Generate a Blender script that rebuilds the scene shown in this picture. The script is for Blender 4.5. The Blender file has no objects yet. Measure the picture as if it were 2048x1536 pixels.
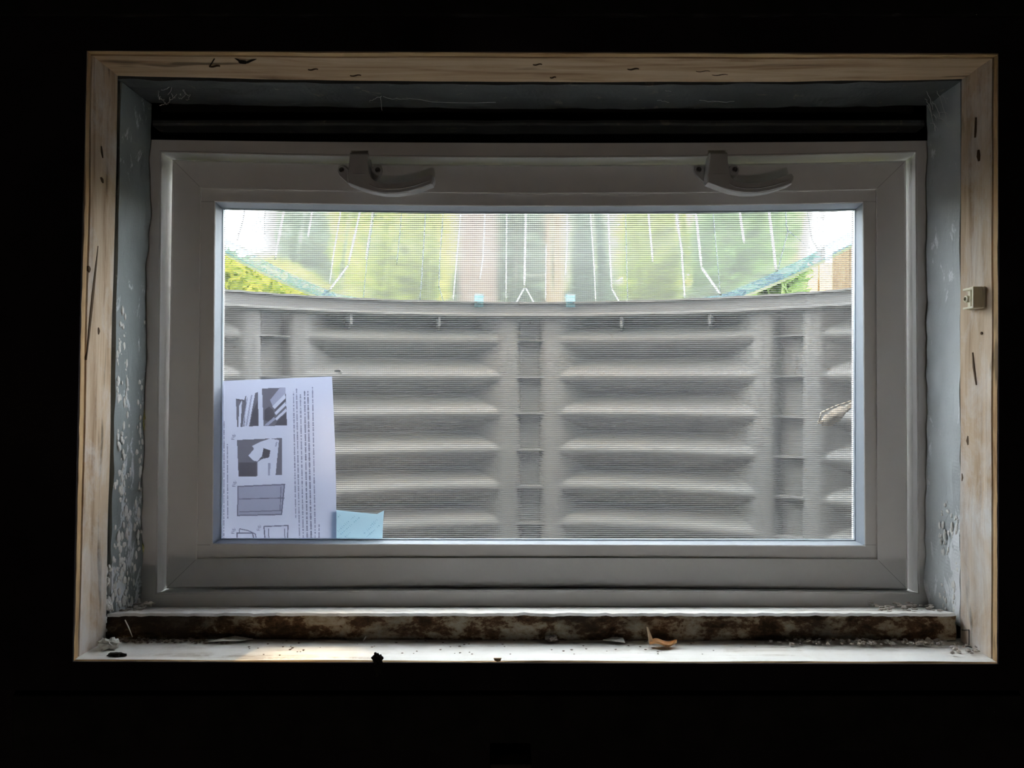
import bpy, bmesh, math, random
from mathutils import Vector, noise, Matrix
C = bpy.context; D = bpy.data; S = C.scene
PI = math.pi
random.seed(7)

# ------------------------------------------------------------------ camera
F = 1538.0                                   # focal length in pixels of the 2048 px wide frame
cam = D.objects.new('camera', D.cameras.new('camera'))
S.collection.objects.link(cam); S.camera = cam
cam.data.sensor_width = 36.0; cam.data.lens = 36.0 * F / 2048
cam.data.clip_start = 0.01; cam.data.clip_end = 200
cam.rotation_euler = (PI / 2, 0, 0)          # eye at the origin, looking level along +Y

# ------------------------------------------------------------------ world, sun, exposure
w = D.worlds.new('daylight'); S.world = w; w.use_nodes = True
nt = w.node_tree; nt.nodes.clear()
wo = nt.nodes.new('ShaderNodeOutputWorld'); bg = nt.nodes.new('ShaderNodeBackground')
sky = nt.nodes.new('ShaderNodeTexSky'); sky.sky_type = 'NISHITA'; sky.sun_disc = False
sky.sun_elevation = math.radians(46); sky.sun_rotation = math.radians(20)
sky.air_density = 1.0; sky.dust_density = 3.0
mx = nt.nodes.new('ShaderNodeMix'); mx.data_type = 'RGBA'; mx.inputs[0].default_value = 0.82
mx.inputs[7].default_value = (0.92, 0.96, 1.0, 1)   # bright haze
sc_ = nt.nodes.new('ShaderNodeVectorMath'); sc_.operation = 'SCALE'; sc_.inputs['Scale'].default_value = 0.10
nt.links.new(sky.outputs[0], sc_.inputs[0]); nt.links.new(sc_.outputs[0], mx.inputs[6])
nt.links.new(mx.outputs[2], bg.inputs[0]); bg.inputs[1].default_value = 8.5
nt.links.new(bg.outputs[0], wo.inputs[0])
SUN_AZ, SUN_EL = math.radians(18), math.radians(47)   # the sun stands beyond the well, a little to the right
sun_dir = Vector((math.sin(SUN_AZ) * math.cos(SUN_EL), math.cos(SUN_AZ) * math.cos(SUN_EL), math.sin(SUN_EL)))
sl = D.lights.new('sun', 'SUN'); sl.energy = 42.0; sl.angle = math.radians(0.53); sl.color = (1.0, 0.72, 0.42)
so = D.objects.new('sun', sl); S.collection.objects.link(so); so.rotation_euler = sun_dir.to_track_quat('Z', 'Y').to_euler()
so.location = sun_dir * 20
bl = D.lights.new('room_fill', 'POINT'); bl.energy = 6.0; bl.shadow_soft_size = .12; bl.color = (1.0, .90, .80)   # unseen fill lamp added to brighten the room side of the window
bo = D.objects.new('room_fill', bl); S.collection.objects.link(bo); bo.location = (.1, -2.0, -1.55)
S.view_settings.view_transform = 'Standard'; S.view_settings.look = 'None'
S.view_settings.gamma = 1; S.view_settings.use_curve_mapping = False
S.view_settings.exposure = 1.4
S.cycles.use_denoising = True
S.cycles.max_bounces = 10; S.cycles.diffuse_bounces = 8; S.cycles.transparent_max_bounces = 32
S.cycles.sample_clamp_indirect = 12

# ------------------------------------------------------------------ helpers
def P(px, py, Y):                            # the point of the plane at depth Y seen at pixel (px, py)
    return Vector(((px - 1024) / F * Y, Y, (768 - py) / F * Y))
def n3(x, y=0.0, z=0.0): return noise.noise(Vector((x, y, z)))
def mesh_obj(name, verts, faces, mat, parent=None, smooth=False, mats=None, fm=None):
    me = D.meshes.new(name); me.from_pydata([tuple(v) for v in verts], [], faces); me.update()
    for m in (mats or [mat]): me.materials.append(m)
    if fm:
        for i, k in enumerate(fm): me.polygons[i].material_index = k
    if smooth:
        for p in me.polygons: p.use_smooth = True
    o = D.objects.new(name, me); S.collection.objects.link(o)
    if parent is not None: o.parent = parent
    return o
def fix(o):
    bm = bmesh.new(); bm.from_mesh(o.data)
    bmesh.ops.recalc_face_normals(bm, faces=bm.faces); bm.to_mesh(o.data); bm.free(); return o
def empty(name, loc=(0, 0, 0)):
    o = D.objects.new(name, None); S.collection.objects.link(o); o.location = loc; o.empty_display_size = .05; return o
def tag(o, label, cat=None, group=None, kind=None):
    o['label'] = label
    if cat: o['category'] = cat
    if group: o['group'] = group
    if kind: o['kind'] = kind
    return o
class MB:
    def __init__(s): s.v = []; s.f = []; s.m = []
    def add(s, vs, fs, m=0):
        b = len(s.v); s.v += [Vector(v) for v in vs]; s.f += [tuple(i + b for i in f) for f in fs]; s.m += [m] * len(fs)
    def box(s, a, b, m=0):
        x0, y0, z0 = a; x1, y1, z1 = b
        s.add([(x0, y0, z0), (x1, y0, z0), (x1, y1, z0), (x0, y1, z0), (x0, y0, z1), (x1, y0, z1), (x1, y1, z1), (x0, y1, z1)],
              [(0, 3, 2, 1), (4, 5, 6, 7), (0, 1, 5, 4), (1, 2, 6, 5), (2, 3, 7, 6), (3, 0, 4, 7)], m)
    def tube(s, pts, r, n=8, m=0):
        pts = [Vector(p) for p in pts]; rs = r if isinstance(r, (list, tuple)) else [r] * len(pts); vs = []; fs = []
        for i, p in enumerate(pts):
            t = (pts[min(i + 1, len(pts) - 1)] - pts[max(i - 1, 0)]).normalized()
            up = Vector((0, 0, 1)) if abs(t.z) < .9 else Vector((0, 1, 0))
            a = t.cross(up).normalized(); b = t.cross(a)
            for k in range(n):
                an = 2 * PI * k / n; vs.append(p + (a * math.cos(an) + b * math.sin(an)) * rs[i])
        for i in range(len(pts) - 1):
            for k in range(n):
                k2 = (k + 1) % n; fs.append((i * n + k, i * n + k2, (i + 1) * n + k2, (i + 1) * n + k))
        fs.append(tuple(range(n))[::-1]); fs.append(tuple((len(pts) - 1) * n + k for k in range(n)))
        s.add(vs, fs, m)
    def loops(s, loops, close=True, caps=True, m=0):   # loft between equal-length closed loops
        n = len(loops[0]); vs = [v for l in loops for v in l]; fs = []
        for i in range(len(loops) - 1):
            for k in range(n if close else n - 1):
                k2 = (k + 1) % n; fs.append((i * n + k, i * n + k2, (i + 1) * n + k2, (i + 1) * n + k))
        if caps:
            fs.append(tuple(range(n))[::-1]); fs.append(tuple((len(loops) - 1) * n + k for k in range(n)))
        s.add(vs, fs, m)
    def blob(s, c, r, sc=(1, 1, 1), rough=.35, seed=0, sub=2, m=0, fr=2.2):
        bm = bmesh.new(); bmesh.ops.create_icosphere(bm, subdivisions=sub, radius=1.0)
        vs = []
        for v in bm.verts:
            k = 1 + rough * n3(v.co.x * fr + seed * 7.1, v.co.y * fr, v.co.z * fr + seed)
            vs.append(Vector(c) + Vector((v.co.x * sc[0], v.co.y * sc[1], v.co.z * sc[2])) * r * k)
        fs = [tuple(v.index for v in f.verts) for f in bm.faces]; bm.free(); s.add(vs, fs, m)
    def build(s, name, mat, parent=None, smooth=False, recalc=True):
        mats = mat if isinstance(mat, list) else [mat]
        o = mesh_obj(name, s.v, s.f, None, parent, smooth, mats, s.m)
        return fix(o) if recalc else o
def bevel(o, wdt, seg=2, ang=35):
    b = o.modifiers.new('bevel', 'BEVEL'); b.width = wdt; b.segments = seg; b.limit_method = 'ANGLE'; b.angle_limit = math.radians(ang); return o

# ------------------------------------------------------------------ materials
def new_mat(name):
    m = D.materials.new(name); m.use_nodes = True; t = m.node_tree; t.nodes.clear()
    out = t.nodes.new('ShaderNodeOutputMaterial'); return m, t, out
def N(t, k, **kw):
    n = t.nodes.new(k)
    for a, b in kw.items(): setattr(n, a, b)
    return n
def pr(t, out, rough=.6, spec=.3):
    b = N(t, 'ShaderNodeBsdfPrincipled'); b.inputs['Roughness'].default_value = rough
    b.inputs['Specular IOR Level'].default_value = spec; t.links.new(b.outputs[0], out.inputs[0]); return b
def pos(t, scale):
    g = N(t, 'ShaderNodeNewGeometry'); m = N(t, 'ShaderNodeMapping'); m.inputs['Scale'].default_value = scale
    t.links.new(g.outputs['Position'], m.inputs[0]); return m.outputs[0]
def nz(t, vec, scale, detail=6, rough=.6, dist=0):
    n = N(t, 'ShaderNodeTexNoise'); n.inputs['Scale'].default_value = scale; n.inputs['Detail'].default_value = detail
    n.inputs['Roughness'].default_value = rough; n.inputs['Distortion'].default_value = dist
    t.links.new(vec, n.inputs['Vector']); return n.outputs[0]
def ramp(t, fac, stops):
    r = N(t, 'ShaderNodeValToRGB'); e = r.color_ramp.elements
    while len(e) < len(stops): e.new(.5)
    for i, (p, c) in enumerate(stops):
        e[i].position = p; e[i].color = (c, c, c, 1) if isinstance(c, (int, float)) else (*c, 1)
    t.links.new(fac, r.inputs[0]); return r.outputs[0]
def mixc(t, fac, a, b, mode='MIX'):
    m = N(t, 'ShaderNodeMix', data_type='RGBA', blend_type=mode)
    for s_, v in ((0, fac), (6, a), (7, b)):
        if isinstance(v, (int, float)): m.inputs[s_].default_value = v
        elif isinstance(v, tuple): m.inputs[s_].default_value = (*v, 1)
        else: t.links.new(v, m.inputs[s_])
    return m.outputs[2]
def bump(t, b, h, strength=.5, dist=.002):
    n = N(t, 'ShaderNodeBump'); n.inputs['Strength'].default_value = strength; n.inputs['Distance'].default_value = dist
    t.links.new(h, n.inputs['Height']); t.links.new(n.outputs[0], b.inputs['Normal'])
def plain(name, col, rough=.6, spec=.3, metal=0, var=.0, vs=40, bmp=0):
    m, t, out = new_mat(name); b = pr(t, out, rough, spec); b.inputs['Metallic'].default_value = metal
    if var:
        n = nz(t, pos(t, (1, 1, 1)), vs, 5)
        c = mixc(t, ramp(t, n, [(.3, 0.0), (.7, 1.0)]), tuple(x * (1 - var) for x in col), tuple(min(1, x * (1 + var)) for x in col))
        t.links.new(c, b.inputs['Base Color'])
        if bmp: bump(t, b, n, bmp, .002)
    else: b.inputs['Base Color'].default_value = (*col, 1)
    return m
def low_mask(t, fac, z0, z1, amt):            # salts that crept up from the bottom
    g = N(t, 'ShaderNodeNewGeometry'); x = N(t, 'ShaderNodeSeparateXYZ'); t.links.new(g.outputs['Position'], x.inputs[0])
    r = N(t, 'ShaderNodeMapRange'); r.inputs[1].default_value = z0; r.inputs[2].default_value = z1; r.inputs[3].default_value = 0; r.inputs[4].default_value = amt
    t.links.new(x.outputs[2], r.inputs[0]); a = N(t, 'ShaderNodeMath', operation='ADD'); t.links.new(fac, a.inputs[0]); t.links.new(r.outputs[0], a.inputs[1]); return a.outputs[0]
def wood(name, axis, light, mid, dark, smear=None, smear_amt=.5, low=None):
    m, t, out = new_mat(name); b = pr(t, out, .75, .2)
    st = [1, 1, 1]; st[axis] = .07
    p = pos(t, tuple(st))
    g1 = nz(t, p, 85, 8, .65, .6); g2 = nz(t, p, 16, 4, .5, .8)
    c = ramp(t, g1, [(.33, dark), (.47, mid), (.60, light)])
    c = mixc(t, ramp(t, g2, [(.35, .0), (.65, .5)]), c, mid)
    st2 = [1, 1, 1]; st2[axis] = .16
    k = nz(t, pos(t, tuple(st2)), 42, 3, .5, .3)                       # knots and cracks
    c = mixc(t, ramp(t, k, [(.65, 0.0), (.70, .8)]), c, tuple(x * .25 for x in mid))
    if smear:
        s1 = nz(t, pos(t, (1, 1, .5)), 22, 9, .7, .4)
        if low: s1 = low_mask(t, s1, *low)
        c = mixc(t, ramp(t, s1, [(.5 - .1 * smear_amt, 0.0), (.5 + .25 * (1 - smear_amt), .8)]), c, smear)
    t.links.new(c, b.inputs['Base Color']); bump(t, b, g1, .5, .0015); return m
M = {}
M['wood_v'] = wood('weathered_wood_upright', 2, (.62, .49, .36), (.50, .37, .25), (.26, .16, .09), (.68, .66, .64), .12, (-.06, -.26, .13))
M['wood_h'] = wood('weathered_wood_level', 0, (.62, .47, .31), (.50, .35, .21), (.24, .13, .06))
M['wood_edge'] = wood('orange_pine_edge', 2, (.56, .38, .20), (.46, .30, .15), (.26, .14, .06))
M['wood_edge_h'] = wood('orange_pine_edge_level', 0, (.60, .42, .22), (.50, .33, .16), (.28, .15, .06))
M['sill'] = wood('whitewashed_sill', 0, (.80, .78, .74), (.72, .69, .64), (.34, .28, .22), (.80, .79, .76), .75)
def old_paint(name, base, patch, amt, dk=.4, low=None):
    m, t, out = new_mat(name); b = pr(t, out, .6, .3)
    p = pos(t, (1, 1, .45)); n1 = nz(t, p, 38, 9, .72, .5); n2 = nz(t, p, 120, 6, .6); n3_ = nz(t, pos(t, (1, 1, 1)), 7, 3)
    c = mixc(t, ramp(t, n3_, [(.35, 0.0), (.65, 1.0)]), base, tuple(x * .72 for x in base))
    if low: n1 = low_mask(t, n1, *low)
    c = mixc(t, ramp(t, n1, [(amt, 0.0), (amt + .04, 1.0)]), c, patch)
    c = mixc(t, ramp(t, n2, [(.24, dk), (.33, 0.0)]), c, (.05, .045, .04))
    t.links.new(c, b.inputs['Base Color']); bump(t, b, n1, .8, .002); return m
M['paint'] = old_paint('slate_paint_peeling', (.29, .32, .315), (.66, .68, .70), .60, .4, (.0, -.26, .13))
M['paint_r'] = old_paint('slate_paint_lit_side', (.50, .525, .53), (.74, .75, .76), .60, .25, (-.02, -.26, .12))  # same old paint, lightened for the stronger light on the right
M['paint_dark'] = old_paint('slate_paint_in_shade', (.105, .112, .11), (.20, .18, .15), .60)  # same old paint, darkened for the shade at the head
m, t, out = new_mat('rotten_ledge_front'); b = pr(t, out, .85, .15)
n1 = nz(t, pos(t, (.6, 1, 1)), 55, 9, .72, .15); n2 = nz(t, pos(t, (.5, 1, 1)), 11, 5, .6)
c = ramp(t, n1, [(.38, (.05, .028, .015)), (.48, (.16, .085, .045)), (.53, (.42, .32, .21)), (.62, (.55, .49, .38))])
c = mixc(t, ramp(t, n2, [(.44, .9), (.56, 0.0)]), c, (.06, .04, .028)); t.links.new(c, b.inputs['Base Color']); bump(t, b, n1, 1, .003)
M['ledge'] = m
M['vinyl'] = plain('white_vinyl', (.82, .80, .78), .42, .3, var=.02, vs=12)
M['vinyl_h'] = plain('grey_vinyl_handle', (.52, .51, .50), .35, .45)
M['seam'] = plain('mitre_seam', (.45, .43, .41), .6)
M['seal'] = plain('grey_coextruded_seal', (.64, .64, .63), .6, .2); M['wedge'] = plain('blue_grey_glazing_wedge', (.46, .51, .57), .5, .3)
M['gasket'] = plain('black_gasket', (.02, .02, .02), .7)
M['spacer'] = plain('aluminium_spacer', (.55, .60, .66), .35, .5, .6)
M['screw'] = plain('dark_screw', (.12, .11, .10), .4, .5, .5)
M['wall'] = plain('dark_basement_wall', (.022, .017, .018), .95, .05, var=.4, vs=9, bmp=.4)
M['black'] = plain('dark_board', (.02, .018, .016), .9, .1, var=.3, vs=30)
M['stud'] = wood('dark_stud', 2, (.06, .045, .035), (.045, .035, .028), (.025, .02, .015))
M['concrete'] = plain('foundation_render', (.42, .40, .37), .9, .1, var=.15, vs=20, bmp=.3)
M['siding'] = plain('house_wall', (.55, .53, .50), .8, .2, var=.06, vs=6)
M['soil'] = plain('soil_and_grass', (.12, .14, .06), .95, .1, var=.5, vs=14, bmp=.5)
M['gravel'] = plain('gravel', (.30, .29, .27), .9, .1, var=.5, vs=70, bmp=1)
# grey plastic of the well, with splashed dirt
m, t, out = new_mat('grey_well_plastic'); b = pr(t, out, .55, .35)
n1 = nz(t, pos(t, (.8, .8, 1)), 60, 6, .75, .3); n2 = nz(t, pos(t, (1, 1, 1)), 5, 3)
c = mixc(t, ramp(t, n2, [(.35, 0.0), (.65, 1.0)]), (.185, .186, .186), (.215, .212, .205))
c = mixc(t, ramp(t, n1, [(.64, 0.0), (.69, .75)]), c, (.13, .10, .075)); t.links.new(c, b.inputs['Base Color']); M['well'] = m
M['well_rib'] = plain('grey_well_plastic_clean', (.22, .22, .22), .5, .35)
def thin_clear(name, tint=(1, 1, 1), gloss_r=.02, milky=0, refr=0, rr=.2, gl=1.0, mcol=(.8, .85, .9)):
    m, t, out = new_mat(name)
    tr = N(t, 'ShaderNodeBsdfTransparent'); tr.inputs[0].default_value = (*tint, 1); cur = tr.outputs[0]
    if refr:
        r = N(t, 'ShaderNodeBsdfRefraction'); r.inputs['IOR'].default_value = 1.10; r.inputs['Roughness'].default_value = rr
        r.inputs[0].default_value = (*tint, 1)
        x = N(t, 'ShaderNodeMixShader'); x.inputs[0].default_value = refr; t.links.new(cur, x.inputs[1]); t.links.new(r.outputs[0], x.inputs[2]); cur = x.outputs[0]
    if milky:
        d = N(t, 'ShaderNodeBsdfTranslucent'); d.inputs[0].default_value = (*mcol, 1)
        x = N(t, 'ShaderNodeMixShader'); x.inputs[0].default_value = milky; t.links.new(cur, x.inputs[1]); t.links.new(d.outputs[0], x.inputs[2]); cur = x.outputs[0]
    g = N(t, 'ShaderNodeBsdfGlossy'); g.inputs['Roughness'].default_value = gloss_r
    fr = N(t, 'ShaderNodeFresnel'); fr.inputs[0].default_value = 1.45
    mu = N(t, 'ShaderNodeMath', operation='MULTIPLY'); mu.inputs[1].default_value = gl; t.links.new(fr.outputs[0], mu.inputs[0])
    x = N(t, 'ShaderNodeMixShader'); t.links.new(mu.outputs[0], x.inputs[0]); t.links.new(cur, x.inputs[1]); t.links.new(g.outputs[0], x.inputs[2])
    t.links.new(x.outputs[0], out.inputs[0]); return m
M['glass'] = thin_clear('window_glass', (.97, .985, .98), gl=.6)
M['cover'] = thin_clear('clear_fluted_plastic', (.86, .88, .88), .10, .05, .75, .30, 1.3)
M['crease'] = thin_clear('lit_plastic_crease', (.9, .95, .95), .15, .75, 0, .2, 1.5, (.97, .98, .99))  # whitish tone stands in for sky glints along the flutes
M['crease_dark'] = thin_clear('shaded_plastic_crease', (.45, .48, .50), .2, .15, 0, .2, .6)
M['cover_rim'] = thin_clear('clear_plastic_lip', (.44, .56, .64), .15, .10, 0, .2, .7, (.30, .46, .62))
M['clip'] = thin_clear('pale_blue_clip', (.75, .95, 1.0), .2, .7, 0, .2, 1, (.65, .95, 1.0))
M['wire'] = plain('grey_screen_wire', (.16, .165, .17), .45, .4)
def paper(name, col, tl=.6):
    m, t, out = new_mat(name)
    d = N(t, 'ShaderNodeBsdfDiffuse'); d.inputs[0].default_value = (*col, 1)
    l = N(t, 'ShaderNodeBsdfTranslucent'); l.inputs[0].default_value = (*col, 1)
    x = N(t, 'ShaderNodeMixShader'); x.inputs[0].default_value = tl
    t.links.new(d.outputs[0], x.inputs[1]); t.links.new(l.outputs[0], x.inputs[2]); t.links.new(x.outputs[0], out.inputs[0]); return m
M['paper'] = paper('white_paper', (.36, .385, .50)); M['packet'] = paper('pale_blue_packet_film', (.60, .73, .80), .65)
def ink(name, col):                          # printing ink: tints the paper it lies on
    m, t, out = new_mat(name); tr = N(t, 'ShaderNodeBsdfTransparent'); tr.inputs[0].default_value = (*col, 1)
    t.links.new(tr.outputs[0], out.inputs[0]); return m
M['ink'] = ink('grey_ink', (.30, .29, .34)); M['photo_dark'] = ink('dark_grey_print', (.20, .18, .18)); M['ink2'] = ink('pale_grey_ink', (.40, .39, .45))
M['ink_mid'] = ink('mid_grey_print', (.31, .29, .29)); M['ink_lt'] = ink('light_grey_print', (.62, .61, .65)); M['ink_blue'] = ink('faded_blue_ink', (.50, .66, .76))
M['foam'] = plain('yellow_foam', (.72, .70, .30), .8, .1, var=.15, vs=60)
M['beige'] = plain('beige_plastic', (.72, .66, .50), .5, .4)
M['web'] = plain('cobweb', (.62, .62, .60), .8, .1)
M['crumb'] = plain('mortar_crumbs', (.45, .40, .35), .9, .1, var=.3, vs=90)
M['stone'] = plain('brown_stone', (.26, .21, .18), .85, .2, var=.3, vs=120)
M['plaster'] = plain('white_mortar', (.72, .70, .66), .9, .1, var=.1, vs=90)
M['leaf_dry'] = plain('dry_leaf', (.72, .40, .18), .6, .3, var=.35, vs=70)
M['leaf_grey'] = plain('withered_leaf', (.30, .26, .21), .8, .2, var=.4, vs=90)
M['scar'] = plain('dark_wood_scar', (.10, .065, .04), .9, .1)
M['dirt'] = plain('black_dirt', (.03, .025, .02), .9, .1)
M['flake'] = plain('paint_flake', (.70, .68, .62), .7, .2)
M['fence'] = wood('tan_fence', 2, (.50, .36, .20), (.44, .30, .16), (.28, .17, .09))
M['fence_post'] = wood('brown_post', 2, (.17, .12, .08), (.14, .10, .066), (.09, .06, .04))
M['bark'] = plain('bark', (.16, .12, .09), .9, .1, var=.3, vs=30)
def leafm(name, col):
    m, t, out = new_mat(name)
    g = N(t, 'ShaderNodeObjectInfo'); n = nz(t, pos(t, (1, 1, 1)), 5, 3)
    c = mixc(t, ramp(t, n, [(.35, 0.0), (.65, 1.0)]), tuple(x * .75 for x in col), tuple(min(1, x * 1.3) for x in col))
    d = N(t, 'ShaderNodeBsdfDiffuse'); l = N(t, 'ShaderNodeBsdfTranslucent'); t.links.new(c, d.inputs[0]); t.links.new(c, l.inputs[0])
    x = N(t, 'ShaderNodeMixShader'); x.inputs[0].default_value = .5
    t.links.new(d.outputs[0], x.inputs[1]); t.links.new(l.outputs[0], x.inputs[2]); t.links.new(x.outputs[0], out.inputs[0]); return m
M['lf_yel'] = leafm('yellow_green_leaves', (.29, .36, .075)); M['lf_grn'] = leafm('green_leaves', (.17, .27, .11))
M['lf_gry'] = leafm('grey_green_leaves', (.18, .23, .165)); M['lf_dk'] = leafm('deep_green_leaves', (.12, .20, .08))

# ------------------------------------------------------------------ the room and the house wall
XL, XR, ZT, ZB = -.4165, .4625, .3155, -.264
def struct(o, label): return tag(o, label, kind='structure')
mb = MB()                                     # front wall with the window opening cut through it
OX0, OX1, OZ0, OZ1 = -.45, .50, -.30, .345
def rect(x0, x1, z0, z1, Y): return [Vector((x0, Y, z0)), Vector((x1, Y, z0)), Vector((x1, Y, z1)), Vector((x0, Y, z1))]
ARR = [(-.4164, -.2632), (.4605, -.2655), (.4615, .3136), (-.4033, .3160)]
big = (-2.2, 2.2, -1.75, .42)
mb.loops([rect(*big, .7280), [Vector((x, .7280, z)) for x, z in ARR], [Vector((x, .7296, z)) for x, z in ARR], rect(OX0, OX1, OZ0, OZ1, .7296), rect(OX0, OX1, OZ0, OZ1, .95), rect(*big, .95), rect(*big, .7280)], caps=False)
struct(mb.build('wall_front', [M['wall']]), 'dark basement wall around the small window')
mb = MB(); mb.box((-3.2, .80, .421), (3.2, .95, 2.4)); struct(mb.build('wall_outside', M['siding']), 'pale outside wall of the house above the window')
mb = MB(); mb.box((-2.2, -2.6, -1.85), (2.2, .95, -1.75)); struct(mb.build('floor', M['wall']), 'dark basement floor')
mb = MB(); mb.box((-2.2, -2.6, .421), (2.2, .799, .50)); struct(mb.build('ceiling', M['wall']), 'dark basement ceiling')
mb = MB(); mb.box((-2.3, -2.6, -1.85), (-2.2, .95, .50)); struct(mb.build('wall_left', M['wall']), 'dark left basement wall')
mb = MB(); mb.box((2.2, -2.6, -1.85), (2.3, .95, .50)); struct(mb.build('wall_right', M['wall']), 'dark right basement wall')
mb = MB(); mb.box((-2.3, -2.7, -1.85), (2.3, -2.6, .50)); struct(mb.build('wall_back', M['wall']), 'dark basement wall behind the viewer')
# framing against the wall under and over the opening
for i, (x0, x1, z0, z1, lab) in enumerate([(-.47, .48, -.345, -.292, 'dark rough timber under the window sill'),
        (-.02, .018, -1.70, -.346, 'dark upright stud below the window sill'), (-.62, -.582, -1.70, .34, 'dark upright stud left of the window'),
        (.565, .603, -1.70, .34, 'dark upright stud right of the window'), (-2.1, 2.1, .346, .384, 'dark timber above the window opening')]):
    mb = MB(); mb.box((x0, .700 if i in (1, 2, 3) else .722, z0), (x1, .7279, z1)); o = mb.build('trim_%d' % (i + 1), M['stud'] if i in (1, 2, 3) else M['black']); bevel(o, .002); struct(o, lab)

# ------------------------------------------------------------------ wooden reveal: four boards with a thin pine edge strip
def station_board(name, st, prof, mats, label, fm=None, kind='structure', parent=None):
    """st: parameter stations; prof(t) -> list of (point, ...) closed loop"""
    mb = MB(); L = [prof(t_) for t_ in st]; n = len(L[0])
    for i in range(len(L) - 1):
        for k in range(n):
            k2 = (k + 1) % n
            mb.add([L[i][k], L[i][k2], L[i + 1][k2], L[i + 1][k]], [(0, 1, 2, 3)], fm[k] if fm else 0)
    mb.add(L[0], [tuple(range(n))]); mb.add(L[-1], [tuple(range(n))[::-1]])
    o = mb.build(name, mats, recalc=False)
    bm = bmesh.new(); bm.from_mesh(o.data); bmesh.ops.remove_doubles(bm, verts=bm.verts, dist=1e-6)
    bmesh.ops.recalc_face_normals(bm, faces=bm.faces); bm.to_mesh(o.data); bm.free()
    if parent is not None: o.parent = parent
    return struct(o, label) if kind == 'structure' else o
GV = [(.730, 0), (.7362, 0), (.7370, .0016), (.7385, .0016), (.7392, 0)]   # depth, groove
def side_prof(xt, xb, z0, z1, sgn, yb, wav=.0012, th=.028, seed=0):
    def f(t):
        z = z0 + (z1 - z0) * t; x = xb + (xt - xb) * t
        out = []
        for Y, g in GV + [(.760, 0), (.775, 0), (yb, 0)]:
            d = wav * n3(z * 9 + seed, Y * 30, seed) if g == 0 else 0
            if Y == .730: d += .0008 * n3(z * 60 + seed, 3, 1)
            out.append(Vector((x + sgn * (g + d), Y, z)))
        out += [Vector((x + sgn * th, yb, z)), Vector((x + sgn * th, .730, z))]
        return out
    return f
st = [i / 60 for i in range(61)]
fmv = [1, 1, 1, 0, 0, 0, 0, 0, 0, 0]
fmv = [1, 1, 1, 0] + [0] * 4 + [0, 0]
station_board('trim_6', st, side_prof(-.4028, -.4155, ZB, .3155, -1, .786, seed=1), [M['wood_v'], M['wood_edge']], 'weathered wood board lining the left side of the window opening', fmv)
station_board('trim_7', st, side_prof(.4612, .4604, ZB, .3130, 1, .7895, seed=5), [M['wood_v'], M['wood_edge']], 'weathered wood board lining the right side of the window opening', fmv)
def level_prof(zl, zr, x0, x1, sgn, yb, wav=.001, th=.028, seed=0, gv=GV, bow=0):
    def f(t):
        x = x0 + (x1 - x0) * t; z = zl + (zr - zl) * t; out = []
        for Y, g in gv + [(.760, 0), (.775, 0), (yb, 0)]:
            d = wav * n3(x * 9 + seed, Y * 30, seed) if g == 0 else 0
            if Y == .730: d += .0006 * n3(x * 60 + seed, 3, 1)
            out.append(Vector((x, Y + (.0015 * n3(x * 14, seed) if Y == yb else 0), z + sgn * (g + d) - bow * 4 * t * (1 - t) * (Y - .73) / .056)))
        out += [Vector((x, yb, z + sgn * th)), Vector((x, .730, z + sgn * th))]
        return out
    return f
station_board('trim_8', st, level_prof(.3155, .3125, -.4305, .489, 1, .786, seed=9, bow=.0055), [M['wood_h'], M['wood_edge_h']], 'weathered wood board lining the top of the window opening', fmv)
GS = [(.730, .001), (.7315, 0), (.736, 0), (.742, 0), (.748, 0)]
station_board('trim_9', st, level_prof(-.262, -.2645, -.4435, .489, -1, .80, seed=13, gv=GS), [M['sill'], M['wood_edge_h']], 'whitewashed weathered wood sill board at the bottom of the opening', [1] + [0] * 9)

# old painted frame behind the wood (sides wavy where they lap over the new window)
def old_side(xt, xb, sgn, y0, seed, lo, amp):
    def f(t):
        z = -.250 + (.312 + .250) * t; x = xb + (xt - xb) * t; out = []
        low = max(0, 1 - t * 1.5)
        for Y in (y0, y0 + .012, y0 + .026, y0 + .040, .8475, .857):
            k = (Y - y0) / (.857 - y0)
            d = .0016 * n3(z * 16 + seed, Y * 60, seed) + .0035 * low * n3(z * 34 + seed, Y * 90, 2) + amp * k * k * (n3(z * 13 + seed, 0, 3) * .8 + n3(z * 50, seed, 3) * .35 + lo)
            out.append(Vector((x - sgn * d, Y, z)))
        out += [Vector((x + sgn * .03, .857, z)), Vector((x + sgn * .03, y0, z))]
        return out
    return f
st2 = [i / 150 for i in range(151)]
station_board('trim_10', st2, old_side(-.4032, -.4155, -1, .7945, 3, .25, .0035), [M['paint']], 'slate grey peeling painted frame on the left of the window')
station_board('trim_11', st2, old_side(.4615, .4612, 1, .7915, 8, -.1, .0040), [M['paint_r']], 'peeling slate frame in a lighter lit tone on the right of the window')
def head_prof(t):
    x = -.436 + .93 * t; out = []
    for Y in (.789, .800, .812, .825, .84, .858):
        out.append(Vector((x, Y, .3155 - .003 * t - .0058 * 4 * t * (1 - t) - .0012 + .0012 * n3(x * 14, Y * 50, 5) + .0015 * n3(x * 40, Y * 90, 7))))
    out += [Vector((x, .858, .343)), Vector((x, .789, .343))]
    return out
station_board('trim_12', st2, head_prof, [M['paint_dark']], 'slate painted head board in a shaded dark tone above the window')
mb = MB(); mb.box((-.4384, .895, .2745), (.4904, .93, .344)); struct(mb.build('trim_13', M['black']), 'black backing added to keep the gap above the window dark')  # added black board, stands in for the shade in the open gap
mb = MB(); L = []
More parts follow.
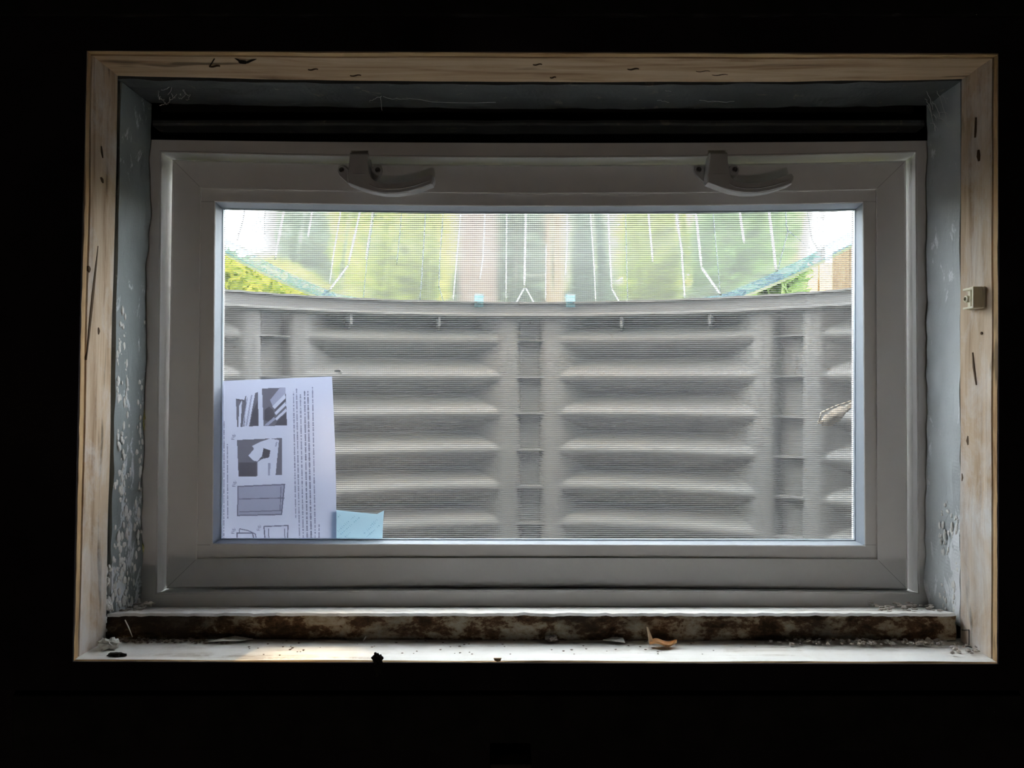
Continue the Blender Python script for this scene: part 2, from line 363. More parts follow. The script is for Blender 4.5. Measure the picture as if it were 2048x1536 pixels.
for i in range(61):
    x = -.405 + .872 * i / 60; dz = .0008 * n3(x * 20)
    L.append([Vector((x, .8645, .2905 + dz)), Vector((x, .8635, .293 + dz)), Vector((x, .8645, .2965 + dz)), Vector((x, .8945, .2965 + dz)), Vector((x, .8945, .2905 + dz))])
mb.loops(L); struct(mb.build('trim_14', M['paint_dark']), 'thin dark stop strip in the gap above the window')
# rotten ledge between the sill board and the window
def ledge_prof(t):
    x = -.417 + .873 * t
    e = .0014 * n3(x * 40, 1) + .0010 * n3(x * 130, 2); q = .0025 * n3(x * 23, 4) + .0018 * n3(x * 80, 9)
    return [Vector((x, .7905 + q * .6, -.2635)), Vector((x, .7900 + q, -.254)), Vector((x, .7902 - q * .4, -.245)), Vector((x, .7898 + q * .3, -.2385 + e)),
            Vector((x, .7925, -.2362 + e)), Vector((x, .805, -.2385 + e * .5)), Vector((x, .83, -.2430)), Vector((x, .8585, -.2490)), Vector((x, .8585, -.2635))]
station_board('trim_15', [i / 260 for i in range(261)], ledge_prof, [M['ledge'], M['sill']], 'rotten raised ledge with a pale top under the window', [0, 0, 0, 1, 1, 1, 1, 0, 0])
mb = MB(); mb.box((-.449, .8585, -.299), (.499, .949, -.262)); struct(mb.build('trim_16', M['concrete']), 'masonry under the window frame')
mb = MB(); mb.box((-.449, .8595, -.2615), (-.4385, .949, .344)); mb.box((.4905, .8595, -.2615), (.499, .949, .344)); struct(mb.build('trim_17', M['black']), 'dark packing beside the window frame')

# ------------------------------------------------------------------ the vinyl hopper window
def ring(q, Y, bt=0, bb=0, n=24):
    """q: pixel corners TL TR BR BL, sides subdivided, top sags bt px and bottom rises bb px"""
    pts = []
    for i in range(4):
        a, b_ = q[i], q[(i + 1) % 4]
        for k in range(n):
            s = k / n; x = a[0] + (b_[0] - a[0]) * s; y = a[1] + (b_[1] - a[1]) * s; bow = 4 * s * (1 - s)
            if i == 0: y += bt * bow
            if i == 2: y -= bb * bow
            pts.append(P(x, y, Y))
    return pts
def inset(q, d): return [(q[0][0] + d, q[0][1] + d), (q[1][0] - d, q[1][1] + d), (q[2][0] - d, q[2][1] - d), (q[3][0] + d, q[3][1] - d)]
def at_depth(r, Y, Y2): return [Vector((p.x, Y2, p.z)) for p in r]
win = empty('window_1', (0, .88, -.25)); struct(win, 'white vinyl hopper window with two cam handles')
def wpart(o, lab=None):
    o.parent = win; o.matrix_parent_inverse = Matrix.Translation(-win.location)
    if lab: o['label'] = lab
    return o
WF0 = [(278, 279), (1877, 281), (1892, 1224), (262, 1222)]
WF1 = [(320, 301), (1834, 301), (1839, 1189), (311, 1189)]
WF2 = [(333, 313), (1824, 313), (1827, 1182.5), (324, 1182)]
r0 = ring(WF0, .86, 6, 0); r1 = ring(WF1, .86, 11, 5); r1b = ring(inset(WF1, 1.2), .8585, 11, 5); r1c = ring(inset(WF1, 3.5), .8585, 11, 5)
r2 = ring(WF2, .874, 11, 5)
mb = MB(); mb.loops([at_depth(r0, 0, .948), r0, r1, r1b, r1c], caps=False); mb.loops([r1c, r2, at_depth(r2, 0, .925)], caps=False, m=1); mb.loops([at_depth(r2, 0, .925), at_depth(r0, 0, .948)], caps=False)
wf = wpart(mb.build('window_frame', [M['vinyl'], M['seal']]))
SA1 = [(345, 319), (1812, 321), (1815, 1179), (332, 1177)]
SA2 = [(401, 375), (1753, 378), (1755, 1119), (393, 1118)]
a1 = ring(inset(SA1, 3), .8735, 10, 4); a0 = ring(SA1, .8760, 10, 4); a2 = ring(SA2, .8735, 9, 2); a3 = ring(inset(SA2, 1.2), .8765, 9, 2)
mb = MB(); mb.loops([at_depth(a0, 0, .900), a0, a1, a2, a3, at_depth(a3, 0, .900), at_depth(a0, 0, .900)], caps=False)
for i in range(4):                            # fine mitre seams in the sash corners
    A = inset(SA1, 4)[i]; B = inset(SA2, -2)[i]
    p, q = P(*A, .87335), P(*B, .87335); d = (q - p).normalized(); s_ = Vector((-d.z, 0, d.x)) * .00025
    mb.add([p - s_, p + s_, q + s_, q - s_], [(0, 1, 2, 3)], 1)
wpart(mb.build('sash', [M['vinyl'], M['seam']]))
GB0 = inset(SA2, 1.2); GB1 = [(431, 404), (1725, 406), (1729, 1091), (426, 1087)]; GB2 = [(443, 415), (1713, 417), (1713, 1083), (439, 1080.5)]
g0 = ring(GB0, .8768, 9, 2); g0b = ring(inset(GB0, 2), .8766, 9, 2); g1 = ring(inset(GB1, -2), .8775, 8, 0); g1b = ring(GB1, .8785, 8, 0); g2 = ring(GB2, .8925, 7, 0)
mb = MB(); mb.loops([at_depth(g0, 0, .893), g0, g0b, g1, g1b], caps=False); mb.loops([g1b, g2, at_depth(g2, 0, .8985)], caps=False, m=2); mb.loops([at_depth(g2, 0, .8985), at_depth(g0, 0, .8985)], caps=False)
for i in (0, 3):
    for yy in ((GB0[0][1] + 27) if i == 0 else (GB0[3][1] - 27),):
        for xa, xb in ((GB0[i][0], GB0[i][0] + 26), (GB0[1][0] - 26, GB0[1][0])):
            mb.add([P(xa, yy - .5, .8764), P(xb, yy - .5, .8764), P(xb, yy + .5, .8764), P(xa, yy + .5, .8764)], [(0, 1, 2, 3)], 1)
wpart(mb.build('glazing_bead', [M['vinyl'], M['seam'], M['wedge']]))
mb = MB(); sp0 = ring(inset(GB2, .3), .8945, 7, 0); sp1 = ring(inset(GB2, 3.5), .8945, 7, 0)
mb.loops([sp0, sp1, at_depth(sp1, 0, .8985), at_depth(sp0, 0, .8985), sp0], caps=False); wpart(mb.build('spacer_bar', M['spacer']), 'silvery blue spacer bar round the pane')
xa, xb, za, zb_ = P(436, 0, .8935).x, P(1717, 0, .8935).x, P(0, 1086, .8935).z, P(0, 409, .8935).z
mb = MB(); mb.add([(xa, .8935, za), (xb, .8935, za), (xb, .8935, zb_), (xa, .8935, zb_)], [(0, 1, 2, 3)]); wpart(mb.build('glass_pane', M['glass'], recalc=False))
# black gasket between frame and sash
mb = MB(); k0 = ring(inset(WF2, -1), .9005, 10, 4); k1 = ring(inset(SA1, 6), .9005, 10, 4)
mb.loops([k0, k1, at_depth(k1, 0, .906), at_depth(k0, 0, .906), k0], caps=False); wpart(mb.build('gasket', M['gasket']), 'black seal between frame and sash')
# exterior lining of the frame so that light only comes through the glass
mb = MB(); e0 = ring(inset(GB2, -40), .907, 6, 0); e1 = ring(inset(GB2, -4), .907, 6, 0)
mb.loops([e0, e1, at_depth(e1, 0, .925), at_depth(e0, 0, .925), e0], caps=False); wpart(mb.build('screen_frame', M['vinyl']))
# insect screen of real wires
YS = .913; sx0, sx1, sz0, sz1 = P(420, 0, YS).x, P(1735, 0, YS).x, P(0, 1105, YS).z, P(0, 392, YS).z
mb = MB(); pit = .00238; rw = .00042; z = sz0
def wire(a, b_, r_, ax):
    mb_ = mb; k = [(0, -r_), (r_, 0), (0, r_), (-r_, 0)]
    if ax == 0: l0 = [Vector((a[0], a[1] + p, a[2] + q)) for p, q in k]; l1 = [Vector((b_[0], b_[1] + p, b_[2] + q)) for p, q in k]
    else: l0 = [Vector((a[0] + p, a[1] + q, a[2])) for p, q in k]; l1 = [Vector((b_[0] + p, b_[1] + q, b_[2])) for p, q in k]
    mb_.loops([l0, l1], caps=False)
while z < sz1: wire((sx0, YS, z), (sx1, YS, z), rw, 0); z += pit
x = sx0
while x < sx1: wire((x, YS + .0006, sz0), (x, YS + .0006, sz1), .00010, 2); x += pit
o = wpart(mb.build('insect_screen', M['wire'], recalc=False), 'fine grey insect mesh outside the glass')

# cam handles
def handle(px_, py_, dxp, tilt):
    Yf = .852; Yb = .8728
    h = empty('cam_handle', P(px_, py_, .8735)); wpart(h); k = F / .855
    def W(u, v, Y):
        q = P(px_ + u, py_ + v, .852 if Y < .8672 else .870); return Vector((q.x, Y, q.z))
    # base plate with two pointed ears, shape in pixels from its centre top
    mb = MB()
    ears = [(u + dxp, v) for u, v in [(-42, 20), (-40, 12), (-33, 9), (-26, 12), (-20, 18), (-16, -6), (24, -6), (27, 16), (32, 10), (39, 9), (46, 12), (48, 20), (45, 28), (26, 46), (10, 52), (-20, 46), (-38, 30)]]
    mb.loops([[W(u, v, .8735) for u, v in ears], [W(u, v, .8685) for u, v in ears]]); pl = bevel(mb.build('base_plate', M['vinyl_h'], h), .0006)
    pl.matrix_parent_inverse = Matrix.Translation(-Vector((0, 0, 0)))
    # lever: neck flaring into the curved grip
    out = [(-17, -16), (18, -16), (19, 8), (21, 22), (25, 34), (33, 41), (48, 45), (72, 46), (96, 43), (120, 37), (142, 29), (147, 27), (151, 32), (151, 40), (148, 47),
           (128, 55), (104, 62), (78, 66), (52, 66), (28, 62), (4, 55), (-21, 45), (-22, 30), (-19, 8)]
    inn = [(u * .97 + 1, v * .93 + 2.2) for u, v in out]
    mb = MB(); mb.loops([[W(u, v, .866) for u, v in out], [W(u * 1.0, v, .852) for u, v in out], [W(u, v, .8505) for u, v in inn]])
    # raised rib line along the grip and the step across the neck
    ridge = [(-10, 28, .8500), (14, 28, .8500)]
    mb.tube([W(*p) for p in ridge], .0005, 6)
    rib = [(22, 47, .8502), (34, 54, .8500), (56, 57, .8500), (84, 56, .8500), (110, 51, .8500), (142, 40, .8502)]
    mb.tube([W(*p) for p in rib], .0006, 6)
    lv = bevel(mb.build('lever', M['vinyl_h'], h), .0009, 2, 50)
    for u in (-33, 39):
        mb = MB(); cc = W(u + dxp, 19, .8683); n = 14
        mb.loops([[cc + Vector((math.cos(2 * PI * i / n) * r_, y_, math.sin(2 * PI * i / n) * r_)) for i in range(n)] for r_, y_ in ((.0030, .001), (.0030, -.0006), (.0022, -.0010), (.0010, -.0002))])
        mb.build('screw', M['screw'], pl)
    for ch in h.children_recursive:
        if ch.parent is h: ch.matrix_parent_inverse = Matrix.Translation(-h.location)
        else: ch.matrix_parent_inverse = Matrix.Identity(4)
    pl.matrix_parent_inverse = Matrix.Translation(-h.location)
    h.matrix_parent_inverse = Matrix.Translation(-win.location)
    h.location = (0, 0, 0); h.location = P(px_, py_, .8735)
    return h
h1 = handle(717, 322, 0, 0); h2 = handle(1436, 321, -6, 0)

# ------------------------------------------------------------------ sheet of instructions and packet between pane and screen
YP = .904
sheet = tag(empty('instruction_sheet', P(555, 1080, YP)), 'white printed instruction sheet with grey figures standing in the lower left of the pane', 'paper')
def on(parent, o): o.parent = parent; o.matrix_parent_inverse = Matrix.Translation(-parent.location); return o
mb = MB(); nu, nv = 12, 16
cor = [(442, 762), (664, 753), (673, 1083), (437, 1083)]
def sh(u, v, dy=0):
    a = Vector(cor[0]).lerp(Vector(cor[1]), u); b_ = Vector(cor[3]).lerp(Vector(cor[2]), u); q = a.lerp(b_, v)
    return P(q.x + (4 * math.sin(PI * v) if u > .9 else 0) * (u - .9) * 10 * .6, q.y, YP + dy + .0012 * math.sin(u * 5 + v * 2))
vs = [sh(i / nu, j / nv) for j in range(nv + 1) for i in range(nu + 1)]
fs = [(j * (nu + 1) + i, j * (nu + 1) + i + 1, (j + 1) * (nu + 1) + i + 1, (j + 1) * (nu + 1) + i) for j in range(nv) for i in range(nu)]
mb.add(vs, fs); o = on(sheet, mb.build('page', M['paper'], recalc=False, smooth=True))
def uv(px_, py_):                            # pixel -> sheet parameters
    v = (py_ - 758) / (1083 - 758); u = (px_ - (442 - 5 * v)) / ((664 + 9 * v) - (442 - 5 * v)); return u, v
def spt(px_, py_, dy=-.0006): u, v = uv(px_, py_); return P(px_, py_, YP + dy + .0012 * math.sin(u * 5 + v * 2))
def poly(mb, pts, dy=-.0005, m=0): mb.add([spt(x_, y_, dy) for x_, y_ in pts], [tuple(range(len(pts)))], m)
mb = MB(); rnd = random.Random(3)             # printed lines, running upwards
def text_line(x0, ytop, ybot, drift, wdt=2.6, mi=0):
    wdt *= 1.25
    y = ybot
    while y > ytop:
        wl = rnd.choice((4, 6, 8, 11, 14, 17)); y2 = max(ytop, y - wl)
        yy = y
        while yy > y2:                        # letter-sized strokes
            l_ = min(rnd.uniform(1.1, 2.2), yy - y2); w_ = wdt * rnd.uniform(.55, 1.0); t_ = (ybot - yy) / 300
            xx = x0 - drift * t_
            poly(mb, [(xx - w_ / 2, yy - l_), (xx + w_ / 2, yy - l_), (xx + w_ / 2, yy), (xx - w_ / 2, yy)], -.0005, mi); yy -= l_ + .35
        y = y2 - 2.2
for j, (x0, yt, yb_, dr, w_, mi) in enumerate([(591.5, 784, 1036, 5.5, 2.6, 0), (599, 777, 1078, 6, 2.6, 0), (606.5, 788, 1078, 6, 2.6, 0), (614.5, 782, 1078, 5.5, 3.0, 1),
        (622.5, 782, 1078, 7, 3.2, 1), (630.5, 774, 1078, 5.5, 2.6, 0), (638, 1049, 1078, -2, 2.6, 0), (447.5, 842, 1078, -1, 2.2, 0), (455.5, 888, 1037, 1.5, 2.2, 0)]):
    text_line(x0, yt, yb_, dr, w_, mi)
on(sheet, mb.build('printed_text', [M['ink2'], M['ink']], recalc=False))
def inside(p, q):
    r = False; n = len(q); j = n - 1
    for i in range(n):
        if (q[i][1] > p[1]) != (q[j][1] > p[1]) and p[0] < (q[j][0] - q[i][0]) * (p[1] - q[i][1]) / (q[j][1] - q[i][1]) + q[i][0]: r = not r
        j = i
    return r
def raster(layers, name, stp=1.0):            # layers painted in order; tone None leaves the paper bare
    xs = [p[0] for _, q in layers for p in q]; ys = [p[1] for _, q in layers for p in q]; mb = MB()
    y = min(ys)
    while y < max(ys):
        x = min(xs); run = None
        while x < max(xs) + stp:
            tone = None
            for k, q in layers:
                if inside((x + stp / 2, y + stp / 2), q): tone = k
            if run and tone != run[1]:
                poly(mb, [(run[0], y), (x, y), (x, y + stp), (run[0], y + stp)], -.0005, run[1]); run = None
            if tone is not None and run is None: run = (x, tone)
            x += stp
        y += stp
    on(sheet, mb.build(name, [M['photo_dark'], M['ink_mid'], M['ink_lt'], M['ink']], recalc=False))
def figure(dark, light, lines=(), shade=()):
    raster([(1, dark)] + [(0, q) for q in shade] + [(None, q) for q in light] + [(2, q) for q in lines], 'printed_figure')
figure([(472, 799), (516, 784), (517, 852), (474, 854)],
       [[(493, 784), (511, 782), (498, 853), (489, 855)], [(470, 784), (492, 784), (489, 800), (470, 797)], [(478, 812), (484, 800), (481, 855), (477, 855)]], [[(502, 790), (505, 790), (494, 852), (491, 852)], [(494, 795), (495.5, 795), (487, 852), (485, 852)]],
       [[(505, 825), (516, 800), (517, 852), (500, 852)], [(472, 797), (488, 800), (488, 803), (472, 800)]])
figure([(524, 777), (571, 775), (574, 851), (527, 852)],
       [[(545, 813), (570, 787), (571, 797), (549, 818)], [(549, 825), (571, 804), (572, 811), (552, 830)], [(550, 837), (572, 817), (573, 823), (553, 841)]],
       [[(560, 775), (571, 775), (571, 787), (545, 812), (540, 800)], [(528, 851), (536, 851), (552, 838), (548, 834)]], [[(529, 820), (538, 813), (547, 820), (549, 832), (540, 843), (529, 841)], [(556, 841), (573, 826), (574, 850), (550, 850)], [(549, 819), (571, 798), (571, 802), (550, 823)]])
figure([(474, 880), (564, 876), (564, 950), (477, 953)],
       [[(504, 892), (520, 884), (540, 877), (558, 880), (551, 952), (515, 953), (515, 924), (524, 918), (538, 915), (541, 901), (527, 896), (512, 903)], [(497, 911), (512, 893), (527, 897), (524, 912), (515, 923), (506, 921)]],
       [[(536, 926), (541, 926), (540, 951), (536, 951)], [(552, 884), (555, 884), (553, 893), (550, 893)]], [[(524, 900), (530, 895), (543, 897), (541, 913), (531, 917), (525, 912)], [(506, 911), (509, 908), (514, 911), (512, 916), (507, 916)], [(517, 915), (538, 916), (538, 919), (517, 918)], [(477, 925), (513, 925), (513, 953), (478, 953)]])
def outl(pts, w_=1.6, close=True):
    n = len(pts); r = []
    for i in range(n if close else n - 1):
        a, b_ = Vector(pts[i]), Vector(pts[(i + 1) % n]); d = (b_ - a).normalized(); s_ = Vector((-d.y, d.x)) * w_ / 2; e = d * w_ * .5
        r.append((3, [tuple(a - s_ - e), tuple(b_ - s_ + e), tuple(b_ + s_ + e), tuple(a + s_ - e)]))
    return r
raster([(2, [(476, 973), (568, 969), (563, 1028), (476, 1030)])] + outl([(476, 973), (569, 969), (563, 1029), (475, 1031)], 2.4) + outl([(479, 998), (568, 996)], 2, False) + outl([(479, 1024), (564, 1021)], 1.6, False) + outl([(562, 974), (560, 1020)], 1.4, False), 'printed_drawing', .8)
raster(outl([(474, 1081), (474, 1066), (505, 1066), (508, 1081)], 2.2, False) + outl([(481, 1058), (496, 1061), (511, 1068), (513, 1081)], 1.8, False) + outl([(479, 1058), (478, 1066)], 1.6, False), 'printed_drawing', .8)
raster(outl([(530, 1081), (528, 1053), (576, 1051), (575, 1081)], 2.2, False) + outl([(538, 1081), (537, 1058)], 1.6, False) + outl([(570, 1081), (569, 1058)], 1.6, False), 'printed_drawing', .8)
for (px_, py_) in ((469, 880), (471, 974), (469, 1068), (520, 1062)):       # short figure captions, reading upwards
    cu = D.curves.new('caption', 'FONT'); cu.body = 'Fig.'; cu.size = .0056; cu.materials.append(M['ink'])
    o = D.objects.new('caption', cu); S.collection.objects.link(o); o.parent = sheet
    p = spt(px_, py_, -.0012) - sheet.location
    C.view_layer.update(); me = D.meshes.new_from_object(o.evaluated_get(C.evaluated_depsgraph_get())); D.objects.remove(o)
    o = D.objects.new('caption', me); S.collection.objects.link(o); o.parent = sheet
    me.transform(Matrix.Translation(p) @ Matrix(((0, -1, 0, 0), (0, 0, -1, 0), (1, 0, 0, 0), (0, 0, 0, 1))))
packet = tag(empty('desiccant_packet', P(720, 1082, YP + .003)), 'small pale blue printed packet standing in the pane beside the instruction sheet', 'packet')
mb = MB(); L = []
for q, dy in (([(664, 1019), (700, 1023), (740, 1027), (754, 1028), (768, 1021), (766, 1050), (765, 1083), (664, 1083)], 0), ([(664, 1019.5), (700, 1023), (740, 1027), (754, 1028), (768, 1021.5), (766, 1050), (765, 1083), (664, 1083)], .0022)):
    L.append([P(x_, y_, YP + .002 + dy) for x_, y_ in q])
mb.loops(L); on(packet, mb.build('pouch', M['packet']))
mb = MB(); rnd = random.Random(11)
for (cx, cy, n_) in ((682, 1068, 13), (676, 1062, 12), (734, 1073, 9), (729, 1066, 9), (688, 1076, 5), (742, 1050, 5), (674, 1036, 6)):
    for k in range(n_):                       # faint slanted marks
        a = math.radians(42); x_ = cx + k * 4.0 * math.cos(a); y_ = cy - k * 4.0 * math.sin(a)
        if x_ > 762 or y_ < 1030 or x_ < 676: continue
        l_ = rnd.uniform(1.4, 2.6)
        for (ux, uy) in ((math.sin(a), math.cos(a)), (math.cos(a), -math.sin(a))):
            if rnd.random() < .3: continue
            p0 = P(x_ - ux * l_, y_ - uy * l_, YP + .0012); p1 = P(x_ + ux * l_, y_ + uy * l_, YP + .0012); d = (p1 - p0).normalized(); s_ = Vector((-d.z, 0, d.x)) * .00022
            mb.add([p0 - s_, p1 - s_, p1 + s_, p0 + s_], [(0, 1, 2, 3)])
on(packet, mb.build('printed_text', M['ink_blue'], recalc=False))

# ------------------------------------------------------------------ window well
WX, WY, WA, WB = .035, .95, .68, .55
def wcurve(phi, off=0.0):                     # off > 0 is outwards, away from the house
    x, y = WA * math.sin(phi), WB * math.cos(phi)
    nx, ny = math.sin(phi) / WA, math.cos(phi) / WB; l_ = math.hypot(nx, ny)
    return WX + x + nx / l_ * off, max(.9502, WY + y + ny / l_ * off)
NP = 900; PH = [-PI / 2 + PI * i / NP for i in range(NP + 1)]; ARC = [0]
for i in range(NP):
    a, b_ = wcurve(PH[i]), wcurve(PH[i + 1]); ARC.append(ARC[-1] + math.hypot(b_[0] - a[0], b_[1] - a[1]))
def arc_at(phi):
    f = (phi + PI / 2) / PI * NP; i = min(NP - 1, int(f)); return ARC[i] + (ARC[i + 1] - ARC[i]) * (f - i)
def phi_at(s):
    import bisect
    i = max(1, min(NP, bisect.bisect(ARC, s))); t_ = (s - ARC[i - 1]) / (ARC[i] - ARC[i - 1]); return PH[i - 1] + (PH[i] - PH[i - 1]) * t_
COLS = [arc_at(math.radians(d)) for d in (-84, -42, 0, 42, 84)]
PER = .0714; CREST0 = .0852
def well_depth(s, z):
    ds = min(abs(s - c) for c in COLS)
    if ds < .030:
        k = min(1, (.030 - ds) / .010); return .020 * k * k * (3 - 2 * k)
    if ds < .054: return .0
    u = ((CREST0 - z) / PER) % 1.0
    tri = 1 - abs(2 * u - 1); dep = .041 * (.5 * tri + .5 * (1 - math.cos(2 * PI * u)) / 2)
    return min(dep, (ds - .054) * .72)
well = tag(empty('window_well', (WX, 1.2, -.5)), 'curved grey ribbed plastic window well outside the basement window', 'window well')
NS, NZ = 420, 132; ZW0, ZW1 = -.50, .134
vs = []; fs = []
for j in range(NZ + 1):
    z = ZW0 + (ZW1 - ZW0) * j / NZ
    for i in range(NS + 1):
        s = ARC[-1] * i / NS; x, y = wcurve(phi_at(s), well_depth(s, z)); vs.append((x, y, z))
fs = [(j * (NS + 1) + i, j * (NS + 1) + i + 1, (j + 1) * (NS + 1) + i + 1, (j + 1) * (NS + 1) + i) for j in range(NZ) for i in range(NS)]
o = mesh_obj('corrugated_shell', vs, fs, M['well'], smooth=True); on(well, o)
sm = o.modifiers.new('thickness', 'SOLIDIFY'); sm.thickness = .004; sm.offset = 1
def sweep(prof, name, mat, a0=-PI / 2, a1=PI / 2, n=120, scl=None):
    mb = MB(); L = []
    for i in range(n + 1):
        ph = a0 + (a1 - a0) * i / n; L.append([Vector((*wcurve(ph, -o_), z_)) for o_, z_ in prof])
    mb.loops(L); return mb.build(name, mat)
o = sweep([(-.002, .126), (.013, .129), (.017, .1315), (.017, .1335), (.012, .1365), (.012, .1535), (.019, .1555), (.019, .1585), (-.018, .1585), (-.018, .150), (-.006, .146)], 'rim', M['well_rib']); on(well, o)
for c in (1, 2, 3):
    for k in range(-1, 9):
        z_ = CREST0 - PER * k
        if z_ > .13: continue
        if k == -1: continue
        mb = MB(); top = []; bot = []
        for u in (-.033, -.017, 0, .017, .033):
            x, y = wcurve(phi_at(COLS[c] + u), -.002); top.append((x, y))
        for u in (.022, .011, 0, -.011, -.022):
            x, y = wcurve(phi_at(COLS[c] + u), .0205); bot.append((x, y))
        pts = top + bot
        mb.loops([[Vector((x, y, z_ - .0015)) for x, y in pts], [Vector((x, y, z_ + .0015)) for x, y in pts]])
        on(well, mb.build('rib', M['well_rib']))
for px_ in (700, 878, 1243, 1420):            # short gussets under the rim
    phs = min(PH, key=lambda p: abs((wcurve(p)[0]) / wcurve(p)[1] - (px_ - 1024) / F)); s = arc_at(phs)
    mb = MB(); q = []
    for ds_ in (-.0025, .0025):
        a = wcurve(phi_at(s + ds_), -.011); b_ = wcurve(phi_at(s + ds_), .03)
        q.append([Vector((a[0], a[1], .129)), Vector((a[0], a[1], .112)), Vector((b_[0], b_[1], .095)), Vector((b_[0], b_[1], .129))])
    mb.loops(q); on(well, mb.build('gusset', M['well_rib']))
for px_, py_ in ((676, 746), (1063, 643)):      # a bolt hole and a screw
    phs = min(PH, key=lambda p: abs((wcurve(p)[0]) / wcurve(p)[1] - (px_ - 1024) / F)); x, y = wcurve(phs, -.0 if px_ < 700 else -.0)
    z_ = (768 - py_) / F * y; n = 16; mb = MB()
    d = .004 if px_ > 700 else .008
    s = arc_at(phs); x, y = wcurve(phs, well_depth(s, z_) - .002); x = (px_ - 1024) / F * y
    mb.loops([[Vector((x + math.cos(2 * PI * i / n) * r_, y + yo, z_ + math.sin(2 * PI * i / n) * r_)) for i in range(n)] for r_, yo in ((d, .006), (d, -.002), (d * .7, -.003), (d * .55, .001))])
    on(well, mb.build('bolt', M['well_rib'] if px_ < 700 else M['screw']))
mb = MB(); pts = [Vector((WX, .951, -.495))] + [Vector((*wcurve(-PI / 2 + PI * i / 60, .03), -.495 + .01 * n3(i))) for i in range(61)]
mb.add(pts, [(0, i, i + 1) for i in range(1, 61)]); tag(mb.build('gravel_bed', M['gravel']), 'gravel on the bottom of the window well', kind='stuff', cat='gravel')

# ------------------------------------------------------------------ clear fluted cover
cover = tag(empty('well_cover', (WX, 1.2, .16)), 'clear fluted plastic bubble cover resting on the window well', 'well cover')
def zb(y):
    d = 1.45 - y; return .158 + (.8 * d - .5 * d * d if d > 0 else .30 * d)
CS = 1.055                                    # the cover laps outside the rim
NF, NR = 26, 46; NT = NF * 16
def fl(u):                                     # flute profile: broad flats split by narrow grooves
    q = u % 1.0; alt = int(math.floor(u)) % 2
    if q < .10: return -math.sin(PI * q / .10) * 1.0
    return (.5 if alt else 0) * min(1, (q - .10) / .06, (1 - q) / .06)
vs = []
for j in range(NR + 1):
    ph = PI / 2 * (j / NR) ** 1.0; c_, s_ = math.cos(ph), math.sin(ph)
    rr = c_ ** .80
    for i in range(NT + 1):
        th = -PI / 2 + PI * i / NT; u = i / NT * NF
        am = .010 * min(1, max(0, (j - 1) / 5)) * (1 - max(0, (j - 30) / 20))
        r_ = max(.0, 1 + am * 1.2 * fl(u + .45)) * rr
        x = WX + WA * CS * math.sin(th) * r_; y = WY + .002 + WB * CS * math.cos(th) * r_
        vs.append((x, y, zb(y) + .012 + .30 * s_))
fs = [(j * (NT + 1) + i, j * (NT + 1) + i + 1, (j + 1) * (NT + 1) + i + 1, (j + 1) * (NT + 1) + i) for j in range(NR) for i in range(NT)]
on(cover, mesh_obj('dome', vs, fs, M['cover'], smooth=True))
vs = []; fs = []; NE = 160; prof = [(1.0, .012), (1.045, .004), (1.05, -.004), (1.043, -.004), (1.035, .0)]
for i in range(NE + 1):
    th = -PI / 2 + PI * i / NE
    for r_, dz in prof:
        x = WX + WA * CS * math.sin(th) * r_; y = WY + .002 + WB * CS * math.cos(th) * r_; yy = WY + WB * CS * math.cos(th)
        vs.append((x, y, zb(yy) + dz))
k_ = len(prof)
fs = [(i * k_ + j, i * k_ + j + 1, (i + 1) * k_ + j + 1, (i + 1) * k_ + j) for i in range(NE) for j in range(k_ - 1)]
on(cover, mesh_obj('lip', vs, fs, M['cover_rim'], smooth=True))
for px_ in (958, 1141):
    x = (px_ - 1024) / F * 1.48; y = wcurve(math.asin((x - WX) / WA), -.020)[1]; z_ = .148
    mb = MB(); a = [Vector((x - .0088, y, z_)), Vector((x + .0088, y, z_)), Vector((x + .0085, y + .001, z_ + .024)), Vector((x - .0085, y + .001, z_ + .024))]
    mb.loops([a, [v + Vector((0, .004, 0)) for v in a]]); mb.box((x - .0088, y, z_), (x + .0088, y + .0005, z_ + .002))
    a2 = [Vector((x - .0085, y + .0042, z_ + .019)), Vector((x + .0085, y + .0042, z_ + .019)), Vector((x + .0085, y + .05, z_ + .024)), Vector((x - .0085, y + .05, z_ + .024))]
    mb.loops([a2, [v + Vector((0, 0, .003)) for v in a2]])
    on(cover, bevel(mb.build('clip', M['clip']), .0008))

